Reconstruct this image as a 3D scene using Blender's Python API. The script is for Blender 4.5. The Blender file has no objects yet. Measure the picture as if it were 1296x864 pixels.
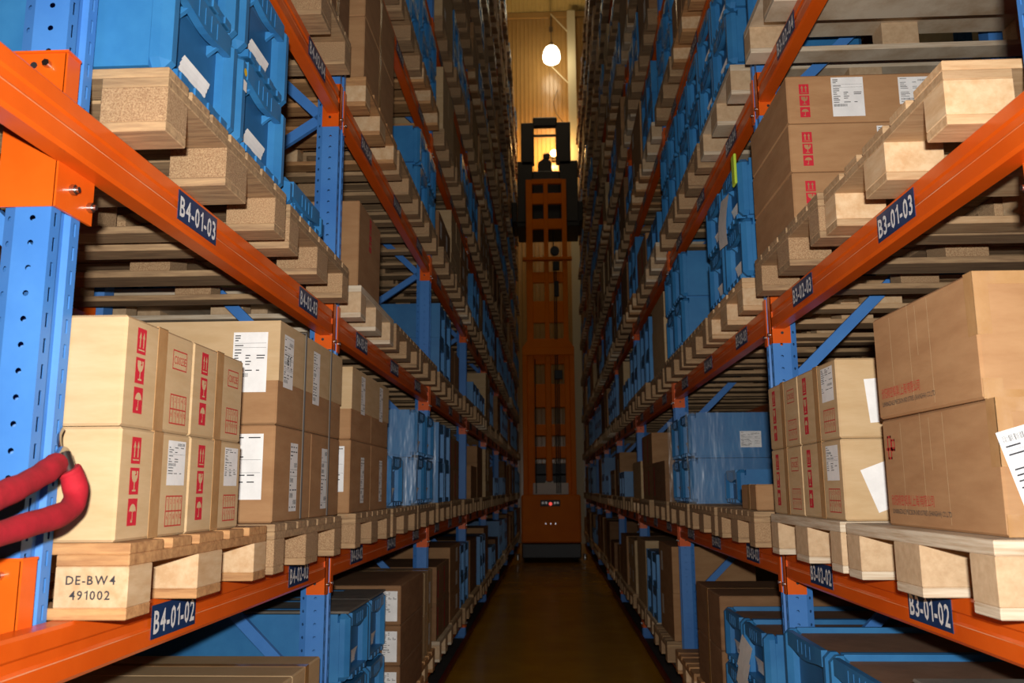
import bpy, math, random
from mathutils import Matrix, Vector
random.seed(7)
scene = bpy.context.scene
COL = scene.collection

# ------------------------------------------------------------------ camera
F_PX, PITCH, YAW, ROLL = 1074.0, 0.1719, 0.0451, -0.0063
CAMZ = 1.5
_cy, _sy, _cp, _sp = math.cos(YAW), math.sin(YAW), math.cos(PITCH), math.sin(PITCH)
FW = Vector((-_sy*_cp, _cy*_cp, _sp)); RT = Vector((_cy, _sy, 0)); UP = RT.cross(FW)
RR = math.cos(ROLL)*RT + math.sin(ROLL)*UP
UU = -math.sin(ROLL)*RT + math.cos(ROLL)*UP
cam_data = bpy.data.cameras.new('camera'); cam = bpy.data.objects.new('camera', cam_data); COL.objects.link(cam)
cam_data.sensor_width = 36.0; cam_data.lens = F_PX/1296*36.0; cam_data.clip_start = 0.02; cam_data.clip_end = 200
M = Matrix((RR, UU, -FW)).transposed().to_4x4(); M.translation = Vector((0, 0, CAMZ)); cam.matrix_world = M
scene.camera = cam
cam_data.dof.use_dof = True; cam_data.dof.focus_distance = 2.6; cam_data.dof.aperture_fstop = 5.6

# ------------------------------------------------------------------ world, flash, exposure
world = bpy.data.worlds.new('world'); scene.world = world; world.use_nodes = True
world.node_tree.nodes['Background'].inputs[0].default_value = (1.0, 0.9, 0.78, 1)
world.node_tree.nodes['Background'].inputs[1].default_value = 0.012
fl = bpy.data.lights.new('camera_flash', 'AREA'); fl.shape = 'RECTANGLE'; fl.size = 0.06; fl.size_y = 0.03
fl.energy = 52.0; fl.color = (1.0, 0.955, 0.90); fl.spread = math.radians(160)
flo = bpy.data.objects.new('camera_flash', fl); COL.objects.link(flo)
Mf = Matrix((RR, UU, -FW)).transposed().to_4x4(); Mf.translation = Vector((0, 0, CAMZ)) - FW*0.12 + UU*0.13; flo.matrix_world = Mf
vs = scene.view_settings
vs.view_transform = 'Standard'; vs.look = 'None'; vs.gamma = 1.0; vs.use_curve_mapping = False; vs.exposure = 0.66

# ------------------------------------------------------------------ materials
def lin(c):
    return tuple((v/255/12.92 if v/255 <= .04045 else ((v/255+.055)/1.055)**2.4) for v in c) + (1,)
MATS = {}
def mat(name, rgb, rough=.6, rgb2=None, noise=None, stretch=(1, 1, 1), bump=0.0, spec=.5, metal=0.0, emit=0.0, alpha=1.0, vary=0.0, contrast=(.35, .65), bscale=None, coat=0.0):
    m = bpy.data.materials.new(name); m.use_nodes = True; MATS[name] = m
    nt = m.node_tree; b = nt.nodes['Principled BSDF']; L = nt.links
    b.inputs['Base Color'].default_value = lin(rgb); b.inputs['Roughness'].default_value = rough
    b.inputs['Metallic'].default_value = metal; b.inputs['Specular IOR Level'].default_value = spec
    b.inputs['Alpha'].default_value = alpha; b.inputs['Coat Weight'].default_value = coat
    if emit:
        b.inputs['Emission Color'].default_value = lin(rgb); b.inputs['Emission Strength'].default_value = emit
    if noise:
        tc = nt.nodes.new('ShaderNodeTexCoord'); oi = nt.nodes.new('ShaderNodeObjectInfo')
        mp = nt.nodes.new('ShaderNodeMapping'); mp.inputs['Scale'].default_value = stretch
        ad = nt.nodes.new('ShaderNodeVectorMath'); ad.operation = 'ADD'
        ml = nt.nodes.new('ShaderNodeVectorMath'); ml.operation = 'SCALE'; ml.inputs[0].default_value = (13.1, 7.7, 5.3)
        L.new(oi.outputs['Random'], ml.inputs['Scale']); L.new(tc.outputs['Object'], ad.inputs[0]); L.new(ml.outputs[0], ad.inputs[1])
        L.new(ad.outputs[0], mp.inputs['Vector'])
        nz = nt.nodes.new('ShaderNodeTexNoise'); nz.inputs['Scale'].default_value = noise; nz.inputs['Detail'].default_value = 6
        nz.inputs['Roughness'].default_value = .65
        L.new(mp.outputs[0], nz.inputs['Vector'])
        rp = nt.nodes.new('ShaderNodeValToRGB'); rp.color_ramp.elements[0].position = contrast[0]; rp.color_ramp.elements[1].position = contrast[1]
        rp.color_ramp.elements[0].color = lin(rgb); rp.color_ramp.elements[1].color = lin(rgb2 or rgb)
        L.new(nz.outputs['Fac'], rp.inputs['Fac'])
        out = rp.outputs['Color']
        if vary:
            hs = nt.nodes.new('ShaderNodeHueSaturation')
            mr = nt.nodes.new('ShaderNodeMapRange'); mr.inputs['To Min'].default_value = 1-vary; mr.inputs['To Max'].default_value = 1+vary*.6
            L.new(oi.outputs['Random'], mr.inputs['Value']); L.new(mr.outputs[0], hs.inputs['Value']); L.new(out, hs.inputs['Color']); out = hs.outputs['Color']
        L.new(out, b.inputs['Base Color'])
        if bump:
            bp = nt.nodes.new('ShaderNodeBump'); bp.inputs['Strength'].default_value = bump; bp.inputs['Distance'].default_value = .004
            if bscale:
                n2 = nt.nodes.new('ShaderNodeTexNoise'); n2.inputs['Scale'].default_value = bscale; n2.inputs['Detail'].default_value = 4
                L.new(mp.outputs[0], n2.inputs['Vector']); L.new(n2.outputs['Fac'], bp.inputs['Height'])
            else:
                L.new(nz.outputs['Fac'], bp.inputs['Height'])
            L.new(bp.outputs[0], b.inputs['Normal'])
    return m
mat('orange', (228, 98, 24), .32, (214, 86, 16), 3, bump=.02, coat=.06, spec=.35)
mat('orange_scuff_highlight', (232, 170, 132), .5, (224, 120, 60), 5)  # pale orange: edge highlight painted in, with some scuffing
mat('orange_truck', (236, 124, 4), .5, (224, 112, 3), 2, spec=.12)
mat('blue_paint', (76, 136, 208), .42, (66, 124, 198), 4, spec=.3)
mat('crate_blue', (58, 130, 186), .42, (46, 114, 172), 5, vary=.14, spec=.45)
mat('crate_blue_shaded', (46, 108, 160), .45, (38, 96, 148), 5)  # crate blue darkened to paint the shade in the recessed end panel
mat('lid_grey', (122, 116, 106), .85, (98, 94, 88), 9)
mat('board_brown', (146, 112, 86), .85, (128, 96, 72), 7)
mat('carton_tan', (202, 174, 134), .82, (192, 162, 120), 6, (1, 1, 5), .05, vary=.05, spec=.25)
mat('carton_brown', (176, 136, 96), .85, (162, 121, 83), 5, (1, 1, 4), .05, vary=.12, spec=.25)
mat('carton_dark', (148, 112, 79), .85, (132, 97, 67), 5, (1, 1, 4), .05, vary=.12, spec=.25)
mat('tape', (184, 144, 98), .2, (172, 130, 84), 14, (1, 1, 1), .25, spec=.7)
mat('paper', (240, 240, 238), .7, (228, 228, 226), 20)
mat('ink', (52, 52, 56), .8)
mat('red_print', (196, 30, 48), .75)
mat('red_ink', (186, 52, 42), .8)
mat('navy', (26, 56, 100), .4, (20, 46, 88), 10)
mat('label_dark', (44, 52, 70), .5)
mat('white_letter', (226, 228, 228), .5)
mat('pine_deck', (200, 152, 100), .75, (152, 106, 66), 6, (1, 9, 9), .3, vary=.2, contrast=(.36, .7))
mat('pine', (208, 174, 132), .75, (176, 136, 94), 7, (1, 9, 9), .25, vary=.2, contrast=(.38, .72))
mat('pine_old', (184, 152, 112), .85, (134, 106, 78), 7, (1, 11, 11), .35, vary=.22, contrast=(.35, .7))
mat('pine_block', (220, 190, 150), .7, (202, 164, 120), 9, (4, 1, 4), .2, vary=.12)
mat('chipboard', (192, 160, 120), .9, (146, 112, 80), 300, (1, 1, 1), .5, vary=.1, contrast=(.36, .62))
mat('pressboard', (204, 176, 140), .88, (188, 158, 122), 45, (1, 1, 1), .2, vary=.06)
mat('plywood', (214, 200, 176), .75, (176, 150, 118), 5, (1, 1, 26), .2, contrast=(.4, .7))
mat('steel', (190, 190, 188), .28, metal=1.0)
mat('dark_steel', (44, 44, 46), .5, (34, 34, 36), 8)
mat('black', (22, 22, 24), .45, spec=.4)
mat('cab_dark', (46, 40, 36), .5, (38, 34, 30), 3)
mat('cab_grey', (96, 92, 88), .5)
mat('truck_white', (206, 200, 190), .5)
mat('red_velvet', (172, 10, 34), .85, (150, 6, 24), 30, (1, 1, 1), .3)
mat('lamp_red', (230, 40, 20), .25, emit=.6)
mat('glass_clear', (230, 230, 230), .08, spec=.8)
mat('lamp_glow', (255, 240, 205), .5, emit=7.0)
mat('strap_grey', (118, 116, 112), .45)
mat('amber_glow', (255, 190, 96), .5, emit=14.0)
mat('rod', (92, 74, 52), .5)
mat('wall_sheet', (170, 134, 80), .24, (162, 126, 74), 2, (1, 1, 1), 0)
mat('ceiling_sheet', (168, 150, 98), .5, (158, 140, 90), 2)
mat('column_paint', (206, 194, 160), .45)
mat('concrete', (78, 74, 70), .85, (62, 58, 55), 6)
mat('concrete_wall', (150, 140, 122), .9, (138, 128, 110), 3)
mat('aisle_coating', (186, 138, 22), .24, (164, 118, 18), 1.5, spec=.45)
mat('guide_red', (128, 44, 30), .5, (104, 36, 26), 8)
mat('lime', (196, 226, 70), .7)
mat('yellow_dot', (230, 190, 30), .6)
def film_mat():
    m = bpy.data.materials.new('stretch_film'); m.use_nodes = True; MATS['film'] = m
    nt = m.node_tree; out = nt.nodes['Material Output']; nt.nodes.remove(nt.nodes['Principled BSDF'])
    tr = nt.nodes.new('ShaderNodeBsdfTransparent'); gl = nt.nodes.new('ShaderNodeBsdfGlossy'); gl.inputs['Roughness'].default_value = .3
    mx = nt.nodes.new('ShaderNodeMixShader'); mx.inputs[0].default_value = .05
    tc = nt.nodes.new('ShaderNodeTexCoord'); nz = nt.nodes.new('ShaderNodeTexNoise'); nz.inputs['Scale'].default_value = 9; nz.inputs['Detail'].default_value = 3
    mp = nt.nodes.new('ShaderNodeMapping'); mp.inputs['Scale'].default_value = (1.1, 1.1, .3)
    bp = nt.nodes.new('ShaderNodeBump'); bp.inputs['Strength'].default_value = .35; bp.inputs['Distance'].default_value = .03
    nt.links.new(tc.outputs['Object'], mp.inputs[0]); nt.links.new(mp.outputs[0], nz.inputs['Vector']); nt.links.new(nz.outputs['Fac'], bp.inputs['Height'])
    nt.links.new(bp.outputs[0], gl.inputs['Normal'])
    nt.links.new(tr.outputs[0], mx.inputs[1]); nt.links.new(gl.outputs[0], mx.inputs[2])
    nt.links.new(mx.outputs[0], out.inputs['Surface'])
film_mat()

# ------------------------------------------------------------------ mesh helpers
class MB:
    """collects polygons with a material name each"""
    def __init__(s): s.v = []; s.f = []; s.m = []; s.sm = []
    def poly(s, pts, m, smooth=False):
        i = len(s.v); s.v += [tuple(p) for p in pts]; s.f.append(tuple(range(i, i+len(pts)))); s.m.append(m); s.sm.append(smooth)
    def add(s, vs, fs, m, smooth=False):
        i = len(s.v); s.v += [tuple(p) for p in vs]
        for f in fs: s.f.append(tuple(i+k for k in f)); s.m.append(m); s.sm.append(smooth)
    def box(s, x0, x1, y0, y1, z0, z1, m):
        v = [(x0,y0,z0),(x1,y0,z0),(x1,y1,z0),(x0,y1,z0),(x0,y0,z1),(x1,y0,z1),(x1,y1,z1),(x0,y1,z1)]
        s.add(v, [(0,3,2,1),(4,5,6,7),(0,1,5,4),(1,2,6,5),(2,3,7,6),(3,0,4,7)], m)
    def cbox(s, x0, x1, y0, y1, z0, z1, m, c=.005):
        """box with chamfered edges"""
        c = min(c, (x1-x0)*.45, (y1-y0)*.45, (z1-z0)*.45)
        V = []; idx = {}
        lo = (x0, y0, z0); hi = (x1, y1, z1)
        for sx in (0, 1):
            for sy in (0, 1):
                for sz in (0, 1):
                    sg = (sx, sy, sz)
                    for a in range(3):
                        p = []
                        for k in range(3):
                            e = hi[k] if sg[k] else lo[k]
                            p.append(e if k == a else (e-c if sg[k] else e+c))
                        idx[(sg, a)] = len(V); V.append(tuple(p))
        Fs = []
        def order(ids, n):
            cen = [sum(V[i][k] for i in ids)/len(ids) for k in range(3)]
            n = Vector(n); a = n.orthogonal().normalized(); b = n.cross(a).normalized()
            return tuple(sorted(ids, key=lambda i: math.atan2((Vector(V[i])-Vector(cen)).dot(b), (Vector(V[i])-Vector(cen)).dot(a))))
        S = [(a, b, d) for a in (0, 1) for b in (0, 1) for d in (0, 1)]
        for a in range(3):
            for sd in (0, 1):
                n = [0, 0, 0]; n[a] = 1 if sd else -1
                Fs.append(order([idx[(g, a)] for g in S if g[a] == sd], n))
        for a in range(3):
            for b in range(a+1, 3):
                for sa in (0, 1):
                    for sb in (0, 1):
                        n = [0, 0, 0]; n[a] = 1 if sa else -1; n[b] = 1 if sb else -1
                        ids = [idx[(g, q)] for g in S if g[a] == sa and g[b] == sb for q in (a, b)]
                        Fs.append(order(ids, n))
        for g in S:
            Fs.append(order([idx[(g, q)] for q in range(3)], [1 if q else -1 for q in g]))
        s.add(V, Fs, m)
    def prism(s, pts, axis, a0, a1, m):
        """closed outline pts (2D) extruded along axis 'x','y' or 'z'"""
        n = len(pts)
        def P(p, a): return {'x': (a, p[0], p[1]), 'y': (p[0], a, p[1]), 'z': (p[0], p[1], a)}[axis]
        V = [P(p, a0) for p in pts] + [P(p, a1) for p in pts]
        Fs = [(i, (i+1) % n, n+(i+1) % n, n+i) for i in range(n)] + [tuple(range(n-1, -1, -1)), tuple(range(n, 2*n))]
        s.add(V, Fs, m)
    def tube(s, p0, p1, r, m, n=8, r1=None):
        p0 = Vector(p0); p1 = Vector(p1); d = (p1-p0).normalized(); a = d.orthogonal().normalized(); b = d.cross(a)
        r1 = r if r1 is None else r1; V = []
        for p, q in ((p0, r), (p1, r1)):
            for i in range(n):
                t = 2*math.pi*i/n; V.append(p + a*math.cos(t)*q + b*math.sin(t)*q)
        s.add(V, [(i, (i+1) % n, n+(i+1) % n, n+i) for i in range(n)], m, True)
        s.add(V[:n], [tuple(range(n-1, -1, -1))], m); s.add(V[n:], [tuple(range(n))], m)
    def path(s, pts, r, m, n=10):
        """round tube along a polyline"""
        pts = [Vector(p) for p in pts]; rings = []
        a = None
        for i, p in enumerate(pts):
            d = (pts[min(i+1, len(pts)-1)] - pts[max(i-1, 0)]).normalized()
            a = d.orthogonal().normalized() if a is None else (a - d*a.dot(d)).normalized()
            b = d.cross(a); rr = r(i/(len(pts)-1)) if callable(r) else r
            rings.append([p + a*math.cos(2*math.pi*k/n)*rr + b*math.sin(2*math.pi*k/n)*rr for k in range(n)])
        V = [v for g in rings for v in g]; Fs = []
        for i in range(len(rings)-1):
            for k in range(n): Fs.append((i*n+k, i*n+(k+1) % n, (i+1)*n+(k+1) % n, (i+1)*n+k))
        s.add(V, Fs, m, True); s.add(rings[0], [tuple(range(n-1, -1, -1))], m); s.add(rings[-1], [tuple(range(n))], m)
    def lathe(s, prof, c, m, n=20):
        V = []
        for r, z in prof:
            for k in range(n): V.append((c[0]+r*math.cos(2*math.pi*k/n), c[1]+r*math.sin(2*math.pi*k/n), c[2]+z))
        s.add(V, [(i*n+k, i*n+(k+1) % n, (i+1)*n+(k+1) % n, (i+1)*n+k) for i in range(len(prof)-1) for k in range(n)], m, True)
    def xf(s, fn, flip=False):
        s.v = [fn(p) for p in s.v]
        if flip: s.f = [tuple(reversed(f)) for f in s.f]
        return s
    def merge(s, o, fn=lambda p: p):
        i = len(s.v); s.v += [fn(p) for p in o.v]; s.f += [tuple(i+k for k in f) for f in o.f]; s.m += o.m; s.sm += o.sm
    def mesh(s, name):
        me = bpy.data.meshes.new(name); me.from_pydata(s.v, [], s.f)
        names = []
        for n in s.m:
            if n not in names: names.append(n)
        for n in names: me.materials.append(MATS[n])
        if len(names) > 1: me.polygons.foreach_set('material_index', [names.index(n) for n in s.m])
        if any(s.sm): me.polygons.foreach_set('use_smooth', s.sm)
        me.update(); return me

def tag(o, label=None, cat=None, group=None, kind=None):
    if label: o['label'] = label
    if cat: o['category'] = cat
    if group: o['group'] = group
    if kind: o['kind'] = kind
    return o
def obj(name, me, parent=None, loc=(0, 0, 0), rz=0.0):
    if isinstance(me, MB): me = me.mesh(name)
    o = bpy.data.objects.new(name, me); COL.objects.link(o)
    o.location = loc
    if rz: o.rotation_euler = (0, 0, rz)
    if parent: o.parent = parent
    return o
def empty(name, loc=(0, 0, 0), rz=0.0):
    o = bpy.data.objects.new(name, None); COL.objects.link(o); o.location = loc; o.rotation_euler = (0, 0, rz); o.empty_display_size = .1
    return o
CACHE = {}
def cached(key, fn):
    if key not in CACHE:
        r = fn(); CACHE[key] = r.mesh(key[0]) if isinstance(r, MB) else r
    return CACHE[key]

# glyphs as flat polygons, from the built-in font
GL = {}
def glyph(ch, bold):
    k = (ch, bold)
    if ch == '1' and k not in GL:
        b = bold*.8
        GL[k] = ([(.20-b, 0), (.29+b, 0), (.29+b, .72), (.22-b, .72), (.20-b, .66), (.02, .57), (.02, .49-b), (.20-b, .56)], [(0, 1, 2, 3, 4, 7), (4, 5, 6, 7)], .33)
    if k not in GL:
        c = bpy.data.curves.new('glyph', 'FONT'); c.body = ch; c.offset = bold; c.resolution_u = 2
        o = bpy.data.objects.new('glyph', c); COL.objects.link(o); bpy.context.view_layer.update()
        me = bpy.data.meshes.new_from_object(o.evaluated_get(bpy.context.evaluated_depsgraph_get()))
        vs_ = [(v.co.x, v.co.y) for v in me.vertices]; fs = [tuple(p.vertices) for p in me.polygons]
        bpy.data.objects.remove(o); bpy.data.curves.remove(c); bpy.data.meshes.remove(me)
        w = max((p[0] for p in vs_), default=.3); x0 = min((p[0] for p in vs_), default=0)
        GL[k] = ([(x-x0, y) for x, y in vs_], fs, w-x0)
    return GL[k]
def text2d(txt, height, bold=0.0, squeeze=1.0, gap=.07):
    """list of 2D polygons, centred on 0,0"""
    x = 0; V = []; Fs = []
    for ch in txt:
        if ch == ' ': x += .28; continue
        v, f, w = glyph(ch, bold); i = len(V)
        V += [(px+x, py) for px, py in v]; Fs += [tuple(i+k for k in q) for q in f]; x += w+gap
    x -= gap; k = height/.72
    V = [((px-x/2)*k*squeeze, (py-.36)*k) for px, py in V]
    return V, Fs, x*k*squeeze

# decals: flat print lying on a face whose normal is local -x; u runs to the viewer's right (local -y), v up
class Decal(MB):
    def quad(s, u0, u1, v0, v1, m, lift=.0008): s.poly([(-lift, -u0, v0), (-lift, -u1, v0), (-lift, -u1, v1), (-lift, -u0, v1)], m)
    def pl(s, pts, m, lift=.0008): s.poly([(-lift, -u, v) for u, v in pts], m)
    def frame(s, u0, u1, v0, v1, t, m, lift=.0008):
        s.quad(u0, u1, v1-t, v1, m, lift); s.quad(u0, u1, v0, v0+t, m, lift); s.quad(u0, u0+t, v0, v1, m, lift); s.quad(u1-t, u1, v0, v1, m, lift)
    def text(s, txt, cu, cv, h, m, lift=.0012, **k):
        fit = k.pop('fit', None); V, Fs, w = text2d(txt, h, **k)
        if fit: V = [(a*fit/w, b) for a, b in V]
        s.add([(-lift, -(cu+a), cv+b) for a, b in V], Fs, m); return w

def arc(cu, cv, r, a0, a1, n=10, ry=None):
    ry = r if ry is None else ry
    return [(cu+r*math.cos(math.radians(a0+(a1-a0)*i/n)), cv+ry*math.sin(math.radians(a0+(a1-a0)*i/n))) for i in range(n+1)]
def care_marks(tan, w, h, gap):
    d = Decal(); L1, L2 = .0008, .0014
    for i in range(3):
        v0 = (2-i)*(h+gap); d.quad(-w/2, w/2, v0, v0+h, 'red_print', L1)
        def P(a, b): return (a*w, v0+b*h)
        if i == 0:
            for cu in (-.19, .19):
                d.pl([P(cu-.05, .24), P(cu+.05, .24), P(cu+.05, .62), P(cu-.05, .62)], tan, L2); d.pl([P(cu-.13, .6), P(cu+.13, .6), P(cu, .86)], tan, L2)
            d.pl([P(-.34, .12), P(.34, .12), P(.34, .17), P(-.34, .17)], tan, L2)
        elif i == 1:
            d.pl([P(-.34, .88), P(-.32, .66), P(-.2, .5), P(0, .43), P(.2, .5), P(.32, .66), P(.34, .88), P(.16, .88), P(.22, .74), P(.1, .7), P(.16, .6), P(.03, .74), P(.12, .78), P(.06, .88)], tan, L2)
            d.pl([P(-.04, .18), P(.04, .18), P(.04, .45), P(-.04, .45)], tan, L2); d.pl([P(-.2, .12), P(.2, .12), P(.2, .18), P(-.2, .18)], tan, L2)
        else:
            pts = arc(0, .5, .36, 180, 0, 10, .3)
            low = [(.36, .5), (.24, .55), (.12, .5), (0, .55), (-.12, .5), (-.24, .55)]
            d.pl([P(a, b) for a, b in pts] + [P(a, b) for a, b in low[1:]], tan, L2)
            d.pl([P(-.025, .16), P(.025, .16), P(.025, .54), P(-.025, .54)], tan, L2); d.pl([P(-.14, .12), P(.02, .12), P(.02, .18), P(-.1, .18), P(-.1, .24), P(-.14, .24)], tan, L2)
    return d
def grid_stamp(w, h):
    d = Decal(); t = .003
    d.frame(-w/2, w/2, 0, h, t, 'red_ink'); d.quad(-w/2, w/2, h/2-t/2, h/2+t/2, 'red_ink')
    for i in range(1, 5): d.quad(-w/2+w*i/5-.001, -w/2+w*i/5+.001, 0, h, 'red_ink')
    for i in range(10):
        d.text(str(i+1), -w/2+w*(i % 5+.5)/5, h*(.82 if i < 5 else .32), h*.17, 'red_ink', squeeze=.8)
    return d
def plain_label(w, h):
    d = Decal(); d.quad(-w/2, w/2, 0, h, 'paper', .0010); u = w*.12
    while u < w*.42: d.quad(u, u+.0018, h*.35, h*.75, 'ink', .0016); u += .0042
    return d
def code_stamp(w, h):
    d = Decal(); d.frame(-w/2, w/2, 0, h, .003, 'red_ink'); d.text('C0023E', 0, h/2, h*.42, 'red_ink', bold=.004, fit=w*.84); return d
def doc_label(w, h, seed):
    """white paper label with lines of small print and bar codes"""
    r = random.Random(seed); d = Decal(); d.quad(-w/2, w/2, 0, h, 'paper', .0010)
    L = .0016; v = h*.95; row = h*.035
    while v > h*(.25 if seed % 2 else .06):
        q = r.random(); u = -w*.45
        if q < .18:
            u = -w*.45 if r.random() < .6 else w*.02
            e = u+w*.4
            while u < e:
                b = r.uniform(.004, .012)*w; d.quad(u, u+b, v-row*1.9, v, 'ink', L); u += b+r.uniform(.006, .016)*w
            v -= row*2.8
        elif q < .3:
            d.quad(-w*.46, w*.46, v-row*.12, v, 'ink', L); v -= row*.9
        else:
            n = r.randint(1, 3)
            for i in range(n):
                u = -w*.45+i*w*.32; e = u+w*r.uniform(.08, .28)
                d.quad(u, e, v-row*.5, v, 'ink', L)
            v -= row*r.uniform(1.1, 2.0)
    return d

# ------------------------------------------------------------------ the hall
XR = .91                      # rack front plane, left and right of the aisle centre
Y2, PITCHY, NU = 3.465, 2.8, 9
def YU(n): return 1.54 if n == 1 else Y2+PITCHY*(n-2)     # near edge of upright n (upright is .1 wide)
NLEV = 12
def ZT(k): return 1.257+.99*(k-2)                         # top of the beam of level k
YW, ZC = 24.5, 16.2                                       # end wall, ceiling
def hall():
    m = MB()
    m.poly([(-7, -6, 0), (-.87, -6, 0), (-.87, YW, 0), (-7, YW, 0)], 'concrete'); m.poly([(.87, -6, 0), (7, -6, 0), (7, YW, 0), (.87, YW, 0)], 'concrete')
    m.poly([(-.87, -6, 0), (.87, -6, 0), (.87, YW, 0), (-.87, YW, 0)], 'aisle_coating')
    tag(obj('floor', m), kind='structure')
    # corrugated end wall, ribs standing
    m = MB(); x = -7.0; pr = []
    while x < 7:
        pr += [(x, 0), (x+.085, 0), (x+.097, -.014), (x+.113, -.014)]; x += .125
    for a, b in zip(pr[:-1], pr[1:]):
        m.poly([(a[0], YW+a[1], 0), (b[0], YW+b[1], 0), (b[0], YW+b[1], ZC), (a[0], YW+a[1], ZC)], 'wall_sheet')
    tag(obj('wall_end', m), kind='structure')
    m = MB()
    for a, b in zip(pr[:-1], pr[1:]):
        m.poly([(a[0], -6, ZC+a[1]), (a[0], YW, ZC+a[1]), (b[0], YW, ZC+b[1]), (b[0], -6, ZC+b[1])], 'ceiling_sheet')
    tag(obj('ceiling', m), kind='structure')
    m = MB(); m.box(-7, 7, YW-.09, YW-.02, ZC-.2, ZC-.02, 'wall_sheet'); tag(obj('trim_1', m), kind='structure')
    for nm, x0, x1 in (('wall_left', -7.1, -7.0), ('wall_right', 7.0, 7.1)):
        m = MB(); m.box(x0, x1, -6, YW, 0, ZC, 'concrete_wall'); tag(obj(nm, m), kind='structure')
    m = MB(); m.box(-7, 7, -6.1, -6, 0, ZC, 'concrete_wall'); tag(obj('wall_front', m), kind='structure')
    # steel column by the end wall with two knee braces and a hanging cable
    t = empty('steel_column', (.79, YW-.32, 0)); tag(t, 'pale painted steel column standing before the corrugated end wall', 'column')
    m = MB(); m.box(-.12, .12, -.12, -.105, 0, ZC-.2, 'column_paint'); m.box(-.12, .12, .105, .12, 0, ZC-.2, 'column_paint'); m.box(-.008, .008, -.105, .105, 0, ZC-.2, 'column_paint')
    obj('shaft', m, t)
    for za, zb in ((15.35, 16.0), (13.65, 14.25)):
        m = MB(); m.tube((-.1, 0, za), (-.62, .05, zb), .018, 'column_paint', 6); obj('brace', m, t)
    m = MB(); m.path([(-.45, .1, 13.5), (-.58, .12, 13.1), (-.5, .12, 12.75), (-.3, .1, 12.45), (-.12, .05, 12.15)], .012, 'rod', 6); obj('cable', m, t)
    for s in (-1, 1):
        m = MB(); m.cbox(-.014, .014, -5.5, 23.2, 0, .05, 'guide_red', .004)
        tag(obj('guide_rail', m, loc=(s*.878, 0, 0)), 'dark red floor guide rail along the %s rack' % ('left' if s < 0 else 'right'), 'rail', 'floor guide rails')
hall()

LAMPS = [(.172, 23.55), (.12, 19.9), (.05, 15.0), (.0, 7.0), (.0, -1.5)]
def lamp(i, x, y):
    z = 14.22; t = empty('pendant_lamp', (x, y, z))
    tag(t, ['glowing bell pendant lamp hanging before the end wall', 'second pendant lamp above the aisle, nearer than the end wall lamp', 'third pendant lamp from the end wall, above the aisle', 'fourth pendant lamp from the end wall, above the aisle', 'pendant lamp above the aisle nearest the camera'][i], 'lamp', 'pendant lamps above the aisle')
    m = MB(); m.lathe([(.02, .32), (.1, .31), (.17, .26), (.225, .16), (.255, .04), (.26, -.06), (.235, -.16), (.15, -.22), (.0, -.24)], (0, 0, 0), 'lamp_glow', 24); obj('shade', m, t)
    m = MB(); m.lathe([(.0, .44), (.05, .44), (.065, .38), (.065, .325), (.03, .32)], (0, 0, 0), 'rod', 14); obj('socket', m, t)
    top = 15.5-z if i == 0 else ZC-z-.02
    m = MB(); m.tube((0, 0, .44), (0, 0, top), .014, 'rod', 8); obj('rod', m, t)
    if i == 0:
        m = MB(); m.tube((0, -.03, top), (0, YW-y-.03, top+.12), .022, 'rod', 8); m.box(-.06, .06, YW-y-.05, YW-y-.015, top+.04, top+.2, 'rod'); obj('bracket', m, t)
    l = bpy.data.lights.new('lamp_light', 'POINT'); l.energy = (4.5, 30, 24, 17, 12)[i]; l.color = (1.0, .80, .50); l.shadow_soft_size = .26
    lo = bpy.data.objects.new('lamp_light', l); COL.objects.link(lo); lo.location = (0, 0, -.6); lo.parent = t
for i, (x, y) in enumerate(LAMPS): lamp(i, x, y)

def wall_lamp():
    t = empty('wall_lamp', (.2, YW-.03, 11.35)); tag(t, 'amber wall lamp glowing behind the raised cab', 'lamp')
    m = MB(); m.cbox(-.06, .06, -.06, 0, -.08, .08, 'rod', .01); obj('wall_plate', m, t)
    m = MB(); m.tube((0, -.05, 0), (0, -.28, .06), .02, 'rod', 8); obj('arm', m, t)
    m = MB(); m.lathe([(.0, .1), (.05, .09), (.1, .04), (.11, -.02), (.08, -.09), (.0, -.11)], (0, -.34, .06), 'amber_glow', 16); obj('bulb', m, t)
    l = bpy.data.lights.new('wall_lamp_light', 'POINT'); l.energy = 120; l.color = (1.0, .58, .20); l.shadow_soft_size = .11
    lo = bpy.data.objects.new('wall_lamp_light', l); COL.objects.link(lo); lo.location = (0, -.55, .06); lo.parent = t
wall_lamp()

# ------------------------------------------------------------------ racks
def strip(m, p, q, cx, hw, hh, z0, n, pitch, mt, s, curved=True):
    """perforated sheet strip between plan points p and q, one hole per cell"""
    L = math.hypot(q[0]-p[0], q[1]-p[1]); d = ((q[0]-p[0])/L, (q[1]-p[1])/L)
    def W(a, z): return (s*(p[0]+d[0]*a), p[1]+d[1]*a, z)
    hole = [(math.cos(math.radians(45*i-135))*hw, math.sin(math.radians(45*i-135))*hh) for i in range(8)] if curved else [(-hw, -hh), (0, -hh), (hw, -hh), (hw, 0), (hw, hh), (0, hh), (-hw, hh), (-hw, 0)]
    for k in range(n):
        zc = z0+(k+.5)*pitch
        O = [(0, -pitch/2), (cx, -pitch/2), (L, -pitch/2), (L, 0), (L, pitch/2), (cx, pitch/2), (0, pitch/2), (0, 0)]
        V = [W(a, zc+b) for a, b in O] + [W(cx+a, zc+b) for a, b in hole]
        Fs = [(i, (i+1) % 8, 8+(i+1) % 8, 8+i) for i in range(8)]
        if s > 0: Fs = [tuple(reversed(f)) for f in Fs]
        m.add(V, Fs, mt)
PROF = [(0, 0), (0, .032), (.012, .036), (.012, .064), (0, .068), (0, .1), (.072, .1), (.1, .088), (.1, .012), (.072, 0)]
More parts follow.
